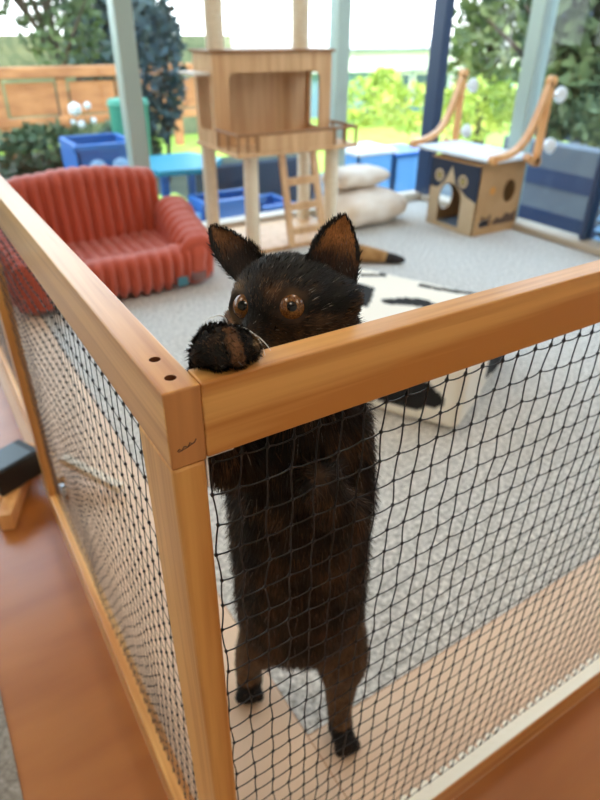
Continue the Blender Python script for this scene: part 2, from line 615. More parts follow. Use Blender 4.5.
# --- right panel
fr = thing('fence_panel', (.45, .009, 0), 'pine playpen panel on the right, its rail under the cat\'s paw', 'fence')
MB().box((.0205, 0, H - .0460), (1.5, .0181, H), .0012).build('top_rail', M['pine_x'], fr)
MB().box((.0197, 0, 0), (1.5, .022, .051), .002).build('bottom_rail', M['pine_x'], fr)
MB().box((1.50, 0, 0), (1.52, .054, H), .002).build('end_post', M['pine_z'], fr)
netting('netting', (.0215, .0105, 0), (1, 0, 0), 1.08, .051, H - .046, .018, .0245, .00060, fr, (.0065, .0135), lean=.0085, knot=.0011)
mb = MB()
mb.box((.0199, .0015, H - .0672), (.0212, .014, H - .0462), .0003).box((.0199, .0015, H - .0474), (.037, .014, H - .0461), .0003)
mb.build('corner_bracket', M['white_paint'], fr)
# pale batten on the bottom rail that holds the net's lower edge, with a scalloped back edge
mb = MB().box((.0215, .0012, .051), (1.498, .0185, .0530), .0006)
for i in range(82):
    x = .0305 + i * .0178
    mb.lathe([(.0078, 0), (.0078, .0018), (.007, .0021)], (x, .0175, .0510), n=14)
mb.build('net_batten', base_mat('pale_batten', lin(244, 236, 218), .35)[0], fr)

# ------------------------------------------------------------------ the cat
HC = V((.1225, .0785, .7615))
F = V((-.94, -.35, .16)).normalized()
LF = V((-.35, .94, 0)).normalized(); LF = (LF - F * LF.dot(F)).normalized()      # the cat's right, image left
UP = LF.cross(F)
if UP.z < 0: UP = -UP
HM = Matrix((LF, F, UP)).transposed()          # local x = image left, y = forward, z = up


def hl(x, y, z): return HC + LF * x + F * y + UP * z


EYE_R = V((.1012, .0458, .7828)); EYE_L = V((.0815, .0775, .7760))

cb = MB()


def chain(pts, cb=cb):
    """tapered limb: dense spheres along (point, radius)"""
    for (p, r), (q, s) in zip(pts[:-1], pts[1:]):
        p, q = V(p), V(q)
        n = max(2, int((q - p).length / (min(r, s) * .35)))
        for i in range(n + 1):
            f = i / n
            cb.ball(p.lerp(q, f), r + (s - r) * f, 2)


# head
cb.ball(HC, (.0420, .0420, .0350), 3, HM)
cb.ball(hl(0, .006, .009), (.0375, .0365, .0295), 3, HM)
for s in (-1, 1): cb.ball(hl(.024 * s, .011, -.014), (.020, .022, .019), 3, HM)     # cheeks
cb.ball(hl(0, .036, -.016), (.0155, .017, .0125), 3, HM)                            # muzzle
chain([(hl(0, .028, .012), .0090), (hl(0, .046, -.008), .0062)])                    # bridge and nose
cb.ball(hl(0, .036, -.027), (.010, .010, .008), 2, HM)                              # chin
for e in (EYE_R, EYE_L):
    d = (e - HC).normalized()
    cb.ball(e - d * .0105, .0100, 2)
    cb.ball(HC + d * ((e - HC).length - .016), .0125, 2)
    g_ = (d * .5 + (CAM - e).normalized() * .5).normalized()
    s_, t_, _ = frame(g_)
    for k in range(16):                                                             # the lids' rim
        a_ = 2 * PI * k / 16
        p_ = e - d * .0045 + (s_ * math.cos(a_) + t_ * math.sin(a_)) * .0102
        cb.ball(p_, .0034 if p_.z < e.z + .004 else .0042, 1)
cb.ball(hl(.026, -.006, .014), (.018, .022, .016), 2, HM); cb.ball(hl(-.026, -.006, .014), (.018, .022, .016), 2, HM)     # temples under the ears
chain([(hl(.018, -.012, -.004), .026), (hl(.022, -.008, -.022), .024)])
# neck, trunk
chain([(HC - F * .012 + V((0, 0, -.01)), .034), ((.135, .090, .70), .042), ((.132, .092, .650), .053)])
chain([((.132, .092, .650), .053), ((.141, .100, .578), .062), ((.152, .112, .492), .066), ((.165, .132, .402), .069), ((.180, .160, .345), .068), ((.196, .186, .325), .062)])
chain([((.110, .085, .655), .034), ((.120, .09, .60), .036)])
chain([((.158, .085, .655), .036), ((.160, .09, .59), .042)])
# hind legs
chain([((.180, .205, .310), .048), ((.168, .220, .225), .034), ((.174, .280, .12), .025), ((.176, .302, .060), .0205), ((.176, .300, .026), .0215)])
chain([((.228, .180, .305), .050), ((.245, .155, .215), .036), ((.262, .172, .12), .025), ((.262, .172, .055), .0185), ((.258, .160, .022), .0190)])
for c, d in (((.174, .298, .016), V((-.45, -.89, 0))), ((.256, .152, .014), V((-.2, -.98, 0)))):
    c = V(c); d.normalize(); s = V((-d.y, d.x, 0)); g = 1.22 if c.x < .2 else 1.08
    cb.ball(c + d * .006, (.0165 * g, .021 * g, .0125 * g), 2, Matrix((s, d, V((0, 0, 1)))).transposed())
    for k in (-1.5, -.5, .5, 1.5):
        cb.ball(c + d * (.023 - abs(k) * .0025) + s * k * .0088 * g - V((0, 0, .0035)), (.0056 * g, .0085 * g, .0078 * g), 2, Matrix((s, d, V((0, 0, 1)))).transposed())
# tail, hanging behind the body
chain([((.20, .235, .30), .018), ((.225, .275, .25), .015), ((.245, .31, .25), .013), ((.26, .33, .31), .0125), ((.262, .325, .38), .0115), ((.25, .31, .43), .010)])
# forelegs: image-left paw over the rail, the other against the net
chain([((.100, .088, .655), .032), ((.070, .080, .660), .024), ((.052, .066, .695), .0185), ((.047, .048, .735), .0150), ((.044, .038, .765), .0130), ((.042, .026, .7815), .0110)])
PD = V((-.12, -.99, -.05)).normalized(); PS = V((PD.y, -PD.x, 0)).normalized()
if PS.x < 0: PS = -PS
PMx = Matrix((PS, PD, PS.cross(PD))).transposed()
PC = V((.0415, .0145, .7845))
cb.ball(PC + V((0, .002, .001)), (.0165, .012, .0085), 2, PMx)
TOES = ((-.0148, .000, -.0025, .0058), (-.0062, .0060, -.0026, .0066), (.0038, .0068, -.0026, .0066), (.0132, .0030, -.0025, .0060))
for tx, ty, tz, r in TOES:
    cb.ball(PC + PS * tx + PD * ty + V((0, 0, tz)), (r * .86, r * 1.25, r * 1.08), 2, PMx)
chain([((.158, .075, .650), .030), ((.162, .058, .603), .023), ((.150, .042, .596), .0180), ((.132, .034, .618), .0150), ((.120, .031, .640), .0135), ((.117, .0315, .650), .0140)])
for k in (-1.5, -.5, .5, 1.5):
    cb.ball((.115 + k * .0075, .0255, .656 - abs(k) * .002), (.0052, .0065, .0085), 2)

pre = cb.build('cat_form', M['black_plastic'], smooth='all')
rm = pre.modifiers.new('r', 'REMESH'); rm.mode = 'VOXEL'; rm.voxel_size = .0026
bpy.context.view_layer.update()
dg = bpy.context.evaluated_depsgraph_get()
bme = bpy.data.meshes.new_from_object(pre.evaluated_get(dg))
bpy.data.objects.remove(pre)
vb = np.array([v.co[:] for v in bme.vertices])
ed = np.array([e.vertices[:] for e in bme.edges])
for it in range(7):
    acc = np.zeros_like(vb); n = np.zeros(len(vb))
    np.add.at(acc, ed[:, 0], vb[ed[:, 1]]); np.add.at(acc, ed[:, 1], vb[ed[:, 0]])
    np.add.at(n, ed[:, 0], 1); np.add.at(n, ed[:, 1], 1)
    avg = acc / n[:, None]
    k = .5 if it % 2 == 0 else -.42
    vb = vb + (avg - vb) * k
bf = [tuple(p.vertices) for p in bme.polygons]
bpy.data.meshes.remove(bme)


# ears: thin cupped shells joined to the body mesh
def ear(a, b, tip, face, depth, nu=14, nv=14):
    a, b, tip, face = V(a), V(b), V(tip), V(face).normalized()
    vs_o, vs_i = [], []
    for j in range(nv + 1):
        v = j / nv
        for i in range(nu + 1):
            u = i / nu
            base = a.lerp(b, u)
            w = max(0., 1 - v ** 2.7) ** .78
            mid = a.lerp(b, .5).lerp(tip, v)
            off = (base - a.lerp(b, .5)) * w * (1 + .05 * math.sin(PI * v))
            cup = depth * math.sin(PI * u) * (1 - v) ** .6
            p = mid + off - face * cup
            th = .0011 if 0 < i < nu and j < nv else .0004
            vs_i.append(p + face * th); vs_o.append(p - face * th)
    n = (nu + 1) * (nv + 1)
    fs = []
    for j in range(nv):
        for i in range(nu):
            q = (j * (nu + 1) + i, j * (nu + 1) + i + 1, (j + 1) * (nu + 1) + i + 1, (j + 1) * (nu + 1) + i)
            fs.append(q); fs.append(tuple(x + n for x in q[::-1]))
    for j in range(nv):
        for i in (0, nu):
            a_ = j * (nu + 1) + i; b_ = a_ + nu + 1
            fs.append((a_, b_, b_ + n, a_ + n))
    return vs_i, vs_o, fs


EARS = []
eR = ear((.1228, .0670, .7905), (.1580, .0600, .7725), (.1632, .0795, .8222), (-.62, -.70, .2), .014)
eL = ear((.0945, .1075, .7800), (.1180, .1075, .7900), (.0896, .1333, .8120), (-.80, -.50, .1), .010)
nb = len(vb)
allv = [tuple(v) for v in vb]
allf = list(bf)
earinfo = []
for e in (eR, eL):
    st = len(allv)
    allv += [tuple(v) for v in e[0]] + [tuple(v) for v in e[1]]
    allf += [tuple(i + st for i in f) for f in e[2]]
    earinfo.append((st, len(e[0])))
av = np.array(allv)

BLK = np.array([.0085, .0075, .0068]); BRN = np.array(lin(106, 77, 52)); ORG = np.array(lin(160, 108, 66)); TAN = np.array(lin(196, 160, 116)); DBR = np.array(lin(72, 53, 39))
HMi = HM.transposed()


def patches(p):
    """colour of the coat at a world point: black with brown and orange brindling"""
    P = V(p)
    n1 = noise.noise(P * 34 + V((3, 1, 7)))
    n2 = noise.noise(P * 95 + V((9, 4, 2)))
    n3 = noise.noise(V((P.x * 160, P.y * 160, P.z * 45)))
    q = HMi @ (P - HC)
    c = BLK.copy()
    mix = max(0., min(1., (n1 * .9 + n2 * .45 - .02) * 2.0))
    if (P - PC).length < .03 and P.z > .765:                                      # the paw over the rail
        t = (P - PC).dot(PS)
        if -.0005 < t < .0062 and (P - PC).dot(PD) > -.004: c = c + (np.array(lin(134, 92, 62)) - c) * (.75 + .5 * n2)
        elif t > .014: c = c + (TAN - c) * max(0, .35 + n2)
        else: c = c + (BRN - c) * max(0, n3 * .5)
        return c
    if q.length < .064 and P.z > .715:                               # head
        brind = max(0., n2 * .8 + n3 * .7 - .12)
        c = c + (BRN - c) * min(1, brind * .42)
        if q.z < .012 and q.x < -.010:                              # image-right cheek: mixed brown
            c = c + (DBR - c) * .5 + (BRN * .55) * max(0, n3 + n2 * .5) * .8
        for (dx, dy, dz, rad, col, a) in (
            (.001, .036, .034, .006, BRN, .55), (-.012, .040, .026, .006, ORG, .8), (.018, .040, .024, .0065, TAN, .8), (.026, .034, .019, .006, TAN, .75), (.002, .038, .036, .0045, TAN, .6),
            (-.022, .034, .022, .006, BRN, .5), (.022, .037, -.008, .008, TAN, 1.0), (.030, .028, -.002, .008, ORG, .85),
            (.008, .046, -.006, .0045, BRN, .55), (-.009, .044, .000, .0045, BRN, .5), (-.016, .040, -.010, .008, BRN, .6), (.030, .018, .012, .008, ORG, .5)):
            d = ((q.x - dx) ** 2 + (q.y - dy) ** 2 + (q.z - dz) ** 2) ** .5 / rad
            w = math.exp(-d * d) * a * (0.7 + .8 * max(-.4, n3))
            c = c + (col - c) * max(0, min(1, w))
        return c
    if P.z < .035: return BLK * 1.3
    low = max(0., min(1., (.62 - P.z) / .25))
    c = c + (DBR - c) * (.25 + .5 * low) * (.5 + max(-.4, n1) * 1.2 + .2)
    c = c + (BRN - c) * max(0, mix) * (.30 + .25 * low)
    if P.z < .30:
        c = c + (np.array(lin(134, 102, 74)) - c) * .60 * (.75 + n2)
    if .59 < P.z < .665 and .105 < P.x < .165:
        c = c + (BRN - c) * max(0, .18 + n2 * .7)
    return np.maximum(c, BLK * .8)


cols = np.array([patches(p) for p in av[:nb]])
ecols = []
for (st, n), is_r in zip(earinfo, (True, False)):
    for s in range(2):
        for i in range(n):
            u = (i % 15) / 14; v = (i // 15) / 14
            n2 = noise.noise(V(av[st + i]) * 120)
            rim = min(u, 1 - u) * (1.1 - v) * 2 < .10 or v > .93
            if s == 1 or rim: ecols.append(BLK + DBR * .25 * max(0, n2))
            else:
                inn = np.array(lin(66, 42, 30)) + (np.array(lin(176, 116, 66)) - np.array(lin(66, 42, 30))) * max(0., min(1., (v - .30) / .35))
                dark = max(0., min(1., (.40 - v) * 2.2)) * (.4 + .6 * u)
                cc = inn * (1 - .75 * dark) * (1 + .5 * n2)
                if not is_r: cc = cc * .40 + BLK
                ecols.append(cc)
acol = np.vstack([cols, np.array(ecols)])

cat = thing('cat', (.21, .22, 0), 'tortoiseshell cat standing on its hind legs, one paw over the pine rail', 'cat')
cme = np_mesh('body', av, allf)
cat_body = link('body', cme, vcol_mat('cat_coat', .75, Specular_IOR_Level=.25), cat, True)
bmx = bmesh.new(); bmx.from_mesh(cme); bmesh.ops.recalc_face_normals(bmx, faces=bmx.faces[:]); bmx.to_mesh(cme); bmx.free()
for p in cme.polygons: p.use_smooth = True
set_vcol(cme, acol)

# fur: fine tapered blades lying along the coat
tri = []
for f in allf:
    tri.append((f[0], f[1], f[2]))
    if len(f) == 4: tri.append((f[0], f[2], f[3]))
tri = np.array(tri)
A_, B_, C_ = av[tri[:, 0]], av[tri[:, 1]], av[tri[:, 2]]
earf = tri.min(1) >= nb
nr = np.cross(B_ - A_, C_ - A_); ar = np.linalg.norm(nr, axis=1); nr /= ar[:, None] + 1e-15
if ((nr * ((A_ + B_ + C_) / 3 - vb.mean(0))).sum(1) * ar)[~earf].sum() < 0: nr = -nr
cen = (A_ + B_ + C_) / 3
hcn = np.array(HC)
wgt = ar * np.where((cen[:, 2] > .715), 3.6, 1.0) * np.where(earf, 1.3, 1.0)
NH = 140000
ti = RNG.choice(len(tri), NH, p=wgt / wgt.sum())
r1, r2 = RNG.random(NH), RNG.random(NH)
fl_ = r1 + r2 > 1; r1[fl_], r2[fl_] = 1 - r1[fl_], 1 - r2[fl_]
root = A_[ti] + (B_[ti] - A_[ti]) * r1[:, None] + (C_[ti] - A_[ti]) * r2[:, None]
nrm = nr[ti]
hc_col = acol[tri[ti, 0]]
earh = earf[ti]
flow = np.tile(np.array([0, 0, -1.0]), (NH, 1))
L_ = np.full(NH, .0125)
dh = np.linalg.norm(root - hcn, axis=1)
ishead = (dh < .062) & (root[:, 2] > .72)
nose = np.array(hl(0, .055, -.006))
fh = root - nose; fh /= np.linalg.norm(fh, axis=1)[:, None]
flow[ishead] = fh[ishead]
L_[ishead] = .0052
loc = (root - hcn) @ np.array(HM)
cheek = ishead & (loc[:, 1] < .004) & (loc[:, 2] < .0)
L_[cheek] = .0095
muz = ishead & (loc[:, 1] > .030)
L_[muz] = .0030
paw = (root[:, 1] < .056) & (root[:, 2] > .735) & (root[:, 0] < .068) & (np.linalg.norm(root - np.array(PC), axis=1) < .045)
ishead &= ~paw
flow[paw] = np.array(PD) * .8 + np.array([0, 0, .25]); L_[paw] = .0042
flow[paw & (root[:, 2] < .770)] = (0, 0, 1)
low = root[:, 2] < .16
L_[low] = .0062
L_[root[:, 2] < .05] = .0042
L_[(root[:, 2] > .30) & (root[:, 2] < .70) & ~paw & ~ishead] = .0145
flow[earh] = (-.1, .1, 1); L_[earh] = .0030
L_[earh & (root[:, 2] < .800)] = .0062
rnd = RNG.normal(0, 1, (NH, 3))
ft = flow - nrm * (flow * nrm).sum(1)[:, None]
dirn = ft * .85 + nrm * .42 + rnd * .16
dirn /= np.linalg.norm(dirn, axis=1)[:, None]
L_ = L_ * RNG.uniform(.6, 1.15, NH)
keep = np.ones(NH, bool)
for e in (EYE_R, EYE_L):
    keep &= np.linalg.norm(root - np.array(e), axis=1) > .0108
keep &= ~((root[:, 2] < .0045))
earh = earh[keep]
root, nrm, dirn, L_, hc_col, ft = root[keep], nrm[keep], dirn[keep], L_[keep], hc_col[keep], ft[keep]
n = len(root)
side = np.cross(dirn, nrm + RNG.normal(0, .5, (n, 3))); side /= np.linalg.norm(side, axis=1)[:, None] + 1e-12
wd = .00028 * RNG.uniform(.7, 1.3, n)
mid = root + dirn * (L_ * .5)[:, None]
tipd = dirn * .8 + ft * .35; tipd /= np.linalg.norm(tipd, axis=1)[:, None] + 1e-12
tip = mid + tipd * (L_ * .5)[:, None]
tip[:, 2] = np.maximum(tip[:, 2], .001); mid[:, 2] = np.maximum(mid[:, 2], .001)
onr = (tip[:, 1] < .019) & (tip[:, 1] > -.004) & (tip[:, 2] > .765) & (tip[:, 2] < H + .0006)
tip[onr, 2] = H + .0006
fv = np.empty((n, 5, 3))
fv[:, 0] = root - side * wd[:, None]; fv[:, 1] = root + side * wd[:, None]
fv[:, 2] = mid + side * (wd * .8)[:, None]; fv[:, 3] = mid - side * (wd * .8)[:, None]
fv[:, 4] = tip
base = (np.arange(n) * 5)[:, None]
quads = (base + np.array([0, 1, 2, 3])).tolist()
tris = (base + np.array([3, 2, 4])).tolist()
fme = bpy.data.meshes.new('fur')
fme.from_pydata(fv.reshape(-1, 3).tolist(), [], quads + tris)
var = RNG.uniform(.45, 1.5, (n, 1)) * np.ones((1, 3))
pn = np.array([noise.noise(V(r) * 42 + V((5, 2, 8))) for r in root])
headh = np.linalg.norm(root - hcn, axis=1) < .062
ginger = RNG.random(n) < np.where(earh, .0, np.clip(.05 + pn * .70, 0, .55)) * np.where(headh, .7, 1)
blackh = RNG.random(n) < np.clip(.25 - pn * 1.1, 0, .85) * np.clip((root[:, 2] - .15) / .5, .12, 1)
blackh &= ~earh & ~((hc_col.max(1) > .12) & headh)
hc_col = hc_col.copy(); hc_col[ginger] = hc_col[ginger] * .35 + BRN * .65; hc_col[blackh] = hc_col[blackh] * .25 + BLK * .75
pale = RNG.random(n) < .012
hc_col[pale] = np.array([.20, .18, .16])
set_vcol(fme, np.repeat(np.clip(hc_col * var, 0, 1), 5, axis=0))
fur = link('fur', fme, vcol_mat('cat_fur', .6, Specular_IOR_Level=.3), cat_body, True)
# custom look: blades shade with the coat's own normal
fme.normals_split_custom_set_from_vertices(np.repeat(nrm * .8 + dirn * .2, 5, axis=0).tolist())


# eyes
def eye_mat():
    m, t, b = base_mat('amber_iris', lin(150, 96, 44), .25)
    N, L = t.nodes, t.links
    tc = N.new('ShaderNodeTexCoord')
    nz = N.new('ShaderNodeTexNoise'); nz.inputs['Scale'].default_value = 900
    L.new(tc.outputs['Object'], nz.inputs['Vector'])
    cr = N.new('ShaderNodeValToRGB')
    cr.color_ramp.elements[0].position = .35; cr.color_ramp.elements[0].color = (*lin(84, 52, 24), 1)
    cr.color_ramp.elements[1].position = .65; cr.color_ramp.elements[1].color = (*lin(132, 86, 42), 1)
    L.new(nz.outputs['Fac'], cr.inputs['Fac']); L.new(cr.outputs['Color'], b.inputs['Base Color'])
    b.inputs['Coat Weight'].default_value = .35; b.inputs['Coat Roughness'].default_value = .04
    return m


IRIS = eye_mat()
PUP = base_mat('pupil_black', (.004, .004, .004), .12)[0]
for e, gz in ((EYE_R, .62), (EYE_L, .62)):
    out = (e - HC).normalized()
    g = (out * (1 - gz) + (CAM - e).normalized() * gz).normalized()
    s, t, d = frame(g)
    R = .0090 if e is EYE_R else .0094
    c = e - out * (.0066 if e is EYE_R else .0060)
    mb = MB()
    prof = []
    nseg = 26
    rings = [(R * math.sin(a), R * math.cos(a)) for a in np.linspace(.02, PI * .62, 30)]
    mb.lathe(rings[::-1], c, g, 28)
    eo = mb.build('eye', [IRIS, PUP], cat_body, smooth='all')
    for p in eo.data.polygons:
        ang = math.acos(max(-1, min(1, (p.center - c).normalized().dot(g))))
        p.material_index = 1 if (ang < .36 or ang > 1.0) else 0
    eo['label'] = 'amber eye with round black pupil'
# whiskers
mb = MB()
for cp in (((.0590, .0430, .7815), (.0656, .0276, .7845), (.0645, .0160, .7800), (.0610, .0070, .7770)),
           ((.0590, .0430, .7800), (.0637, .0267, .7825), (.0618, .0165, .7795), (.0580, .0060, .7766)),
           ((.0570, .0440, .7810), (.0530, .0362, .7935), (.0440, .0296, .7965), (.0335, .0242, .7960)),
           ((.0600, .0430, .7790), (.0665, .0300, .7820), (.0675, .0190, .7790), (.0660, .0100, .7775))):
    a_, b_, c_, d_ = [V(x) for x in cp]
    ts = np.linspace(0, 1, 14)
    pts = [(1 - t) ** 3 * a_ + 3 * t * (1 - t) ** 2 * b_ + 3 * t * t * (1 - t) * c_ + t ** 3 * d_ for t in ts]
    mb.tube(pts, [.00050 * (1 - .65 * t) for t in ts], 5)
wk = mb.build('whiskers', base_mat('pale_whisker', (.75, .72, .66), .4)[0], cat_body, smooth=True)
wk['label'] = 'white whiskers'

# ------------------------------------------------------------------ the striped pet sofa
RIB = vcol_mat('rust_corduroy', .9, Sheen_Weight=.35, Sheen_Roughness=.5)
C_SOFA = np.array(lin(182, 74, 46))


def ribbed(name, c, h, r, axis, period, amp, parent, bend=None, step=.007, topfade=.85):
    c = np.array(c, float)
    dents = []

    def fn(p, d):
        u = (p + c)[axis] if isinstance(axis, int) else float(np.dot(p + c, axis))
        w = abs(math.sin(PI * u / period))
        w = w ** .95
        dd = d.copy()
        fade = 1 - max(0., d[2]) ** 2 * topfade
        q = p + dd * ((w - .78) * amp * 2.3 * fade)
        q = q + dd * .006 * noise.noise(V(p + c) * 14)
        if bend is not None: q = bend(q)
        dents.append(w)
        return q
    vs, fs = soft_box(h, r, step, fn)
    me = np_mesh(name, vs + c, fs)
    o = link(name, me, RIB, parent, True)
    set_vcol(me, np.tile(C_SOFA, (len(vs), 1)))
    return o


so = thing('pet_sofa', (.56, 2.28, 0), 'small rust red corduroy pet sofa on the pale carpet behind the left fence', 'sofa')


def bbend(p):
    q = p.copy()
    q[1] += .18 * (p[2] + .05)                                 # leans back
    q[2] += .020 * math.cos(p[0] * 6.5) * (p[2] > 0) - .012
    return q


ribbed('backrest', (.535, 2.47, .225), (.345, .065, .185), .055, 0, .046, .013, so, bbend)
ribbed('seat_cushion', (.53, 2.23, .085), (.30, .22, .065), .045, 0, .046, .008, so, topfade=.0, bend=lambda p: p + np.array([0, 0, -.02 * (1 if p[2] > 0 else 0) * math.cos(p[0] * 5) * math.cos(p[1] * 7)]))


def abend(sg):
    def f(p):
        q = p.copy()
        q[2] += (.055 * (p[1] / .25)) * (p[2] > -.05) - .012 * (p[2] > -.05)          # rises to the back
        q[0] += sg * .12 * max(0, p[2]) + sg * .03 * (p[1] / .25)
        return q
    return f


ribbed('armrest', (.868, 2.215, .135), (.078, .225, .125), .065, 1, .050, .012, so, abend(1))
ribbed('armrest', (.20, 2.215, .135), (.078, .225, .125), .065, 1, .050, .012, so, abend(-1))
ribbed('front_bolster', (.53, 2.045, .087), (.39, .065, .080), .055, 0, .046, .012, so, lambda p: p + np.array([0, .10 * (p[0] / .39) ** 4, .012 * (p[0] / .39) ** 2]))
lb = MB().box((.738, 1.968, .030), (.782, 1.978, .066), .002).build('label_tag', M['label'], so)
lb['label'] = 'blue-green cloth label'

# ------------------------------------------------------------------ cat tower
tw = thing('cat_tower', (1.48, 2.45, 0), 'plywood cat tower with a boxed house on pale posts by the window', 'cat tower')
x0, x1, yf, yb, zp, zr = 1.165, 1.785, 2.455, 2.66, .455, .825
TH = .012
# front wall with one wide rounded window
MB().prism([(x0, zp), (x1, zp), (x1, zr), (x0, zr)], [rrect(x0 + .075, zp + .035, x1 - .065, zr - .075, .03)], (0, yf + TH, 0), (1, 0, 0), (0, 0, 1), TH).build('front_wall', M['ply'], tw)
MB().prism([(x0, zp), (x1, zp), (x1, zr), (x0, zr)], [], (0, yb, 0), (1, 0, 0), (0, 0, 1), TH).build('back_wall', M['ply'], tw)
MB().prism([(yf + TH, zp), (yb - TH, zp), (yb - TH, zr), (yf + TH, zr)], [rrect(yf + .04, zp + .06, yb - .035, zr - .09, .02)], (x0, 0, 0), (0, 1, 0), (0, 0, 1), TH).build('side_wall', M['ply'], tw)
MB().prism([(yf + TH, zp), (yb - TH, zp), (yb - TH, zr), (yf + TH, zr)], [rrect(yf + .03, zp + .04, yb - .03, zr - .09, .02)], (x1 - TH, 0, 0), (0, 1, 0), (0, 0, 1), TH).build('side_wall', M['ply'], tw)
MB().box((x0 - .012, yf - .012, zr), (x1 + .012, yb + .012, zr + .012), .002).build('roof', M['ply_edge'], tw)
MB().box((1.16, 2.235, zp - .018), (1.80, 2.68, zp), .003).build('platform', M['ply'], tw)
MB().box((1.09, 2.48, .74), (1.165, 2.66, .752), .002).build('side_shelf', base_mat('pale_board', lin(224, 212, 196), .6)[0], tw)
MB().box((1.27, 2.240, zp), (1.66, 2.250, zp + .062), .002).build('balcony_board', M['ply'], tw)
mb = MB()
for px_, py_ in ((1.17, 2.245), (1.215, 2.245), (1.26, 2.245), (1.67, 2.245), (1.73, 2.245), (1.792, 2.245), (1.792, 2.34), (1.792, 2.44), (1.168, 2.34), (1.168, 2.44)):
    mb.box((px_ - .005, py_ - .005, zp), (px_ + .005, py_ + .005, zp + .07))
mb.tube([(1.16, 2.245, zp + .072), (1.797, 2.245, zp + .072)], .007, 6).tube([(1.792, 2.245, zp + .072), (1.792, 2.46, zp + .072)], .007, 6).tube([(1.168, 2.245, zp + .072), (1.168, 2.46, zp + .072)], .007, 6)
mb.build('balcony_rail', M['ply_edge'], tw)
for px_, py_ in ((1.262, 2.315), (1.705, 2.315), (1.195, 2.62), (1.74, 2.62)):
    MB().lathe([(.034, .02), (.034, zp - .018)], (px_, py_, 0), n=20).build('post', M['sisal'], tw, smooth=True)
for px_, py_ in ((1.215, 2.52), (1.655, 2.53)):
    MB().lathe([(.040, zr + .012), (.040, 1.75)], (px_, py_, 0), n=20).build('upper_post', M['sisal'], tw, smooth=True)
MB().box((1.10, 2.27, 1.75), (1.80, 2.66, 1.768), .003).build('top_platform', M['ply'], tw)
MB().box((1.13, 2.24, .0), (1.80, 2.66, .02), .003).build('base_board', M['ply'], tw)
ld = MB()
ld.flat([(1.405, 2.285, zp - .02), (1.415, 2.205, .02)], .03, .018, up=(1, 0, 0)).flat([(1.575, 2.285, zp - .02), (1.60, 2.205, .02)], .03, .018, up=(1, 0, 0))
for z in (.09, .20, .31):
    yy = 2.205 + (z - .02) / (zp - .04) * .08
    ld.box((1.415, yy - .009, z - .017), (1.59, yy + .009, z + .017), .002)
ld.build('ladder', M['ply'], tw)

# ------------------------------------------------------------------ cardboard house
ch = thing('cardboard_house', (2.5, 2.1, 0), 'cardboard cat house with arched door and navy printed front beneath the window perch', 'cat house')
hx0, hx1, hy0, hy1, hz = 2.33, 2.655, 1.925, 2.27, .346


def arch(cx, w, z0, zs, n=12):
    return [(cx + w / 2, z0)] + [(cx + w / 2 * math.cos(PI * k / n), zs + w / 2 * math.sin(PI * k / n)) for k in range(n + 1)] + [(cx - w / 2, z0)]


# front wall faces -x; the prism's own axes: y runs along -> use ux=(0,-1,0)
MB().prism([(-hy1, 0), (-hy0, 0), (-hy0, hz), (-hy1, hz)], [arch(-2.115, .165, .025, .155)[::-1]], (hx0 + .008, 0, 0), (0, -1, 0), (0, 0, 1), .008).build('front_wall', M['card_pale'], ch)
MB().prism([(hx0, 0), (hx1, 0), (hx1, hz), (hx0, hz)], [circ(2.560, .210, .044, .058), rrect(2.37, .04, 2.455, .075, .01) ], (0, hy0 + .008, 0), (1, 0, 0), (0, 0, 1), .008).build('side_wall', M['card'], ch)
MB().prism([(hx0, 0), (hx1, 0), (hx1, hz), (hx0, hz)], [circ(2.452, .125, .050, .068)], (0, hy1, 0), (1, 0, 0), (0, 0, 1), .008).build('side_wall', M['card'], ch)
MB().prism([(-hy1, 0), (-hy0, 0), (-hy0, hz), (-hy1, hz)], [], (hx1, 0, 0), (0, -1, 0), (0, 0, 1), .008).build('back_wall', M['card'], ch)
MB().box((hx0 + .008, hy0 + .008, .002), (hx1 - .008, hy1 - .008, .01)).build('bottom', base_mat('blue_grey_mat', lin(120, 134, 150), .9)[0], ch)
MB().box((hx0 - .004, hy0 - .004, hz), (hx1, hy1 + .004, hz + .006)).build('roof', M['card'], ch)
# printed front: navy sky with a pale spire and two ringed roundels
sky = [(-hy1 + .0, .20), (-2.215, .20), (-2.195, .215), (-2.165, .238), (-2.12, .322), (-2.085, .238), (-2.045, .215), (-2.0, .19), (-hy0, .17), (-hy0, hz), (-hy1, hz)]
MB().prism(sky, [], (hx0 - .0004, 0, 0), (0, -1, 0), (0, 0, 1), .0008).build('printed_sky', M['navy'], ch)
for yy, zz in ((2.205, .262), (2.035, .258)):
    rg = MB().prism(circ(-yy, zz, .032), [circ(-yy, zz, .020)[::-1]], (hx0 - .0012, 0, 0), (0, -1, 0), (0, 0, 1), .0008).build('printed_ring', M['card_pale'], ch)
    MB().prism(circ(-yy, zz, .014), [], (hx0 - .0012, 0, 0), (0, -1, 0), (0, 0, 1), .0008).build('printed_roundel', M['eye_print'], rg)
mb = MB()
mb.prism(circ(2.435, .222, .020), [], (0, hy0 + .0002, 0), (1, 0, 0), (0, 0, 1), .0008)
mb.build('printed_sun', M['sun_print'], ch)
mb = MB()
mb.prism([(2.375, .078), (2.385, .105), (2.40, .088), (2.43, .088), (2.448, .108), (2.455, .078)], [], (0, hy0 + .0002, 0), (1, 0, 0), (0, 0, 1), .0008)
mb.prism([(2.47, .06), (2.50, .085), (2.53, .07), (2.57, .10), (2.60, .085), (2.64, .11), (2.64, .045), (2.47, .045)], [], (0, hy0 + .0002, 0), (1, 0, 0), (0, 0, 1), .0008)
mb.build('printed_skyline', M['card_dark'], ch)

